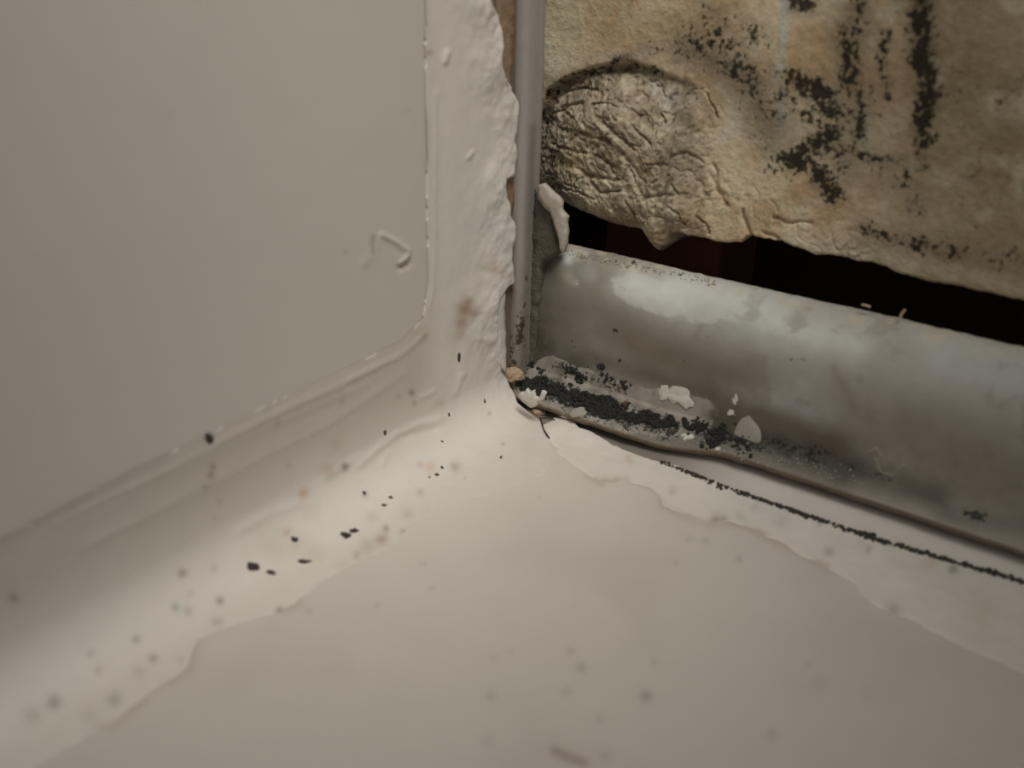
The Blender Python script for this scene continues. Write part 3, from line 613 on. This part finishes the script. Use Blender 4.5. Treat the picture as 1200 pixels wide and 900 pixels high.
def chunk(name, x, y, w_, h_, mat, label, cat, group=None, taper=0, seed=0, depth=.6, rot=0, rough=.3, lift=.3, facet=False, dim=None):
    hh = hit(x, y); 
    if hh is None: return None
    n = Vector(hh[1]); B = frame(n); D = float((np.array(hh[0])-CP)@Fv); k = D/FPX*.5
    v = I3[0].copy(); nz_ = fbm(v+seed*3.7, .9, 3, 700+seed); 
    if facet: nz_ = nz_+.6*np.round(fbm(v+seed*1.3, .8, 1, 720+seed)*2.5)/2.5
    v = v*(1+rough*nz_[:, None]*1.8)
    if taper: v = v*np.stack([1-taper*np.clip(v[:, 1]+.2, -1, 1), 1+.25*np.clip(v[:, 1], 0, 1), 1+0*v[:, 1]], -1)
    # foreshortening of the surface as seen: stretch the second axis so the outline keeps the measured size
    fs = max(.35, abs(float(np.dot(np.array(n), ray(x, y)/np.linalg.norm(ray(x, y))))))
    v = v*np.array([w_*k, h_*k/max(fs, .55), min(w_, h_)*k*depth])
    c, s = math.cos(rot), math.sin(rot); v = np.stack([v[:, 0]*c-v[:, 1]*s, v[:, 0]*s+v[:, 1]*c, v[:, 2]], -1)
    base = np.array(hh[0])+np.array(n)*min(w_, h_)*k*depth*lift
    o = mesh_from(name, v@B, I3[1], mat, smooth=not facet); o.location = Vector(base)*MM
    return tag(o, label, cat, group)
# crumbs in the corner
chunk('plaster_crumb', 603, 438, 21, 18, M_tan, 'rounded tan plaster crumb lodged in the corner below the grey trim', 'crumb', group='crumbs lodged in the corner', seed=1, depth=.8, facet=True, rough=.25)
chunk('plaster_crumb', 632, 483, 15, 12, M_tan, 'small orange-brown crumb at the tip of the sealant below the pale flake', 'crumb', group='crumbs lodged in the corner', seed=3, depth=.8, facet=True, rough=.25)
chunk('plaster_crumb', 677, 484, 20, 11, M_grit, 'grey crumb lying against the foot of the ledge below the black mould', 'crumb', group='crumbs lodged in the corner', seed=4, depth=.5)
PF = dict(group=None)
t = plate('plaster_flake', [(606, 465), (610, 459), (614, 460), (617, 455), (621, 460), (625, 457), (627, 465), (631, 467), (635, 457), (640, 460), (636, 470), (631, 471), (628, 477), (621, 479), (613, 473)], 1, -4.2, .5, M_chip, seed=12, jit=.02)
t.rotation_euler = (0, 0, 0)
tag(t, 'pale jagged flake lying in the corner beside the black mould', 'flake')
# small white chips on the ledge
for (x, y, w1, h1, lab, sd_) in ((796, 466, 22, 14, 'largest white jagged paint chip, stuck above the black mould on the ledge', 21), (777, 461, 10, 11, 'small pointed white paint chip left of the largest chip', 22), (805, 512, 11, 8, 'white chip at the right end of the black mould', 23),
                                 (660, 489, 8, 4, 'tiny white sliver at the sealant tip right of the corner', 24), (861, 469, 6, 8, 'faint curled white chip to the right above the others', 25), (857, 483, 8, 5, 'little white chip above the grey teardrop blob', 26), (842, 526, 5, 4, 'tiny white grain below the grey teardrop blob', 27)):
    chunk('paint_chip', x, y, w1, h1, M_chip, lab, 'paint chip', group='white paint chips on the ledge', seed=sd_, depth=.16, facet=True, rough=.8)
chunk('filler_blob', 876, 504, 34, 34, M_grit, 'grey teardrop blob of filler on the soiled foot of the ledge', 'filler', seed=31, depth=.12, rough=.22, taper=.55)
chunk('rust_crumb', 733, 474, 7, 7, mat_tint('reddish_crumb', .9, .3, 2000, 5000, .4, .2, .1, solid=srgb(92, 66, 54)), 'small reddish-brown crumb on the upper edge of the black mould', 'crumb', seed=32)
# specks
SPK = [(296, 664, 15, 8, 'largest black speck on the sealant at lower left'), (318, 671, 11, 5, 'thin dark speck just right of the largest black speck'), (356, 658, 16, 6, 'elongated black speck on the lower sealant, lying level'),
       (405, 627, 11, 7, 'dark oval speck with a small tail, middle of the lower sealant'), (415, 622, 8, 5, 'small tail speck touching the dark oval speck'), (245, 514, 8, 10, 'round black dot on the raised upper edge of the left bead'),
       (345, 632, 7, 5, 'small brown-black speck above the elongated black speck'), (451, 507, 4, 4, 'tiny black dot left of the curved fold in the sealant'), (526, 486, 3, 3, 'tiny black dot right of the curved fold in the sealant'), (568, 470, 3, 3, 'tiny black dot nearest the torn sealant corner'),
       (512, 556, 5, 3, 'lowest dark dot of the cluster on the bright sealant'), (518, 548, 4, 3, 'upper dark dot of the cluster on the bright sealant'), (503, 559, 3, 2, 'left faint dot of the cluster on the bright sealant'), (458, 583, 5, 3, 'small grey-black dot between the cluster and dark oval speck'), (450, 592, 7, 3, 'thin dark dash below the small grey-black dot'),
       (538, 418, 4, 7, 'narrow black fleck upright on the bead below the brown stain'), (587, 536, 3, 3, 'tiny dark dot on the floor below the torn corner'), (518, 517, 3, 2, 'tiny faint dot under the right end of the fold'), (427, 578, 4, 4, 'faint dark dot left above the thin dark dash')]
for i, (x, y, w1, h1, lab) in enumerate(SPK):
    chunk('dirt_speck', x, y, w1, h1, M_speck, lab, 'speck', seed=40+i, depth=.3, rough=.5, group='dark specks on the sealant')

# ------------------------------------------------------------------ mortar and flake above the ledge's left end
t = plate('mortar_lump', [(626, 222), (634, 226), (642, 240), (647, 256), (650, 274), (654, 290), (651, 299), (640, 305), (632, 314), (630, 345), (628, 390), (624, 436), (613, 438), (617, 380), (622, 300), (625, 250)], 1, 1.9, 2.6, M_mort, seed=61, jit=.12)
tag(t, 'dirty grey mortar lump wedged between trim and left end of the ledge', 'mortar')
t = plate('skim_flake', [(630, 216), (636, 215), (643, 221), (650, 228), (656, 236), (656, 248), (663, 255), (663, 272), (662, 287), (659, 298), (655, 292), (654, 280), (650, 266), (643, 250), (637, 243), (630, 234)], 1, .9, 1.0, M_flake, seed=62, jit=.06)
tag(t, 'curved pale plaster flake hanging above the left end of the ledge', 'flake')
# thin loose sealant tag beside the trim
t = plate('loose_sliver', [(590, 341), (582, 352), (579, 366), (582, 385), (585, 410), (589, 432), (594, 438), (594, 400), (593, 365), (594, 345)], 0, .75, -.45, M_chip, seed=63, jit=.05, parent=sl_)
t['label'] = 'loose pale sliver of sealant in the notch beside the trim'
# hair at the sealant crack, fibres by the trim
def hair(name, pts, r, mat, label, cat, hits=True, y=None, lift=.1):
    cu = bpy.data.curves.new(name, 'CURVE'); cu.dimensions = '3D'; cu.bevel_depth = r*MM; cu.bevel_resolution = 2
    s_ = cu.splines.new('NURBS'); P3 = []
    for (a, b) in pts:
        if y is None:
            hh = hit(a, b); P3.append(np.array(hh[0])+np.array(hh[1])*lift)
        else: P3.append(at(a, b, 1, y))
    s_.points.add(len(P3)-1)
    for p_, c_ in zip(s_.points, P3): p_.co = (*(c_*MM), 1)
    s_.use_endpoint_u = True; s_.order_u = 3
    o = bpy.data.objects.new(name, cu); S.collection.objects.link(o); cu.materials.append(mat)
    dg = bpy.context.evaluated_depsgraph_get(); me = bpy.data.meshes.new_from_object(o.evaluated_get(dg)); bpy.data.objects.remove(o)
    o = bpy.data.objects.new(name, me); S.collection.objects.link(o)
    return tag(o, label, cat)
hair('hair', [(633, 490), (635, 497), (638, 505), (644, 514)], .10, M_speck, 'short dark hair lying in the crack at the sealant tip', 'hair')
hair('fibre', [(633, 491), (642, 489), (650, 493)], .07, M_speck, 'short dark fibre branching right from the hair at the sealant tip', 'fibre')
M_fib = mat_tint('straw_fibre', .8, .1, 900, 4000, .1, .1, .2, solid=srgb(176, 156, 128))
hair('frayed_fibre', [(628, 66), (629, 85), (627, 108), (628, 120)], .12, M_fib, 'long pale frayed fibre beside the trim above the broken plaster', 'fibre', y=8.6)
hair('frayed_fibre', [(633, 112), (637, 122), (634, 130)], .10, M_fib, 'short curled pale fibre below the long frayed fibre', 'fibre', y=8.2)
hair('straw_bit', [(1055, 372), (1057, 366), (1061, 363)], .16, M_fib, 'tiny upright straw-coloured crumb on top edge of the ledge', 'crumb', y=6.2)
hair('straw_bit', [(1010, 357), (1016, 358), (1020, 360)], .15, M_fib, 'tiny flat straw-coloured crumb on top edge of the ledge', 'crumb', y=6.2)
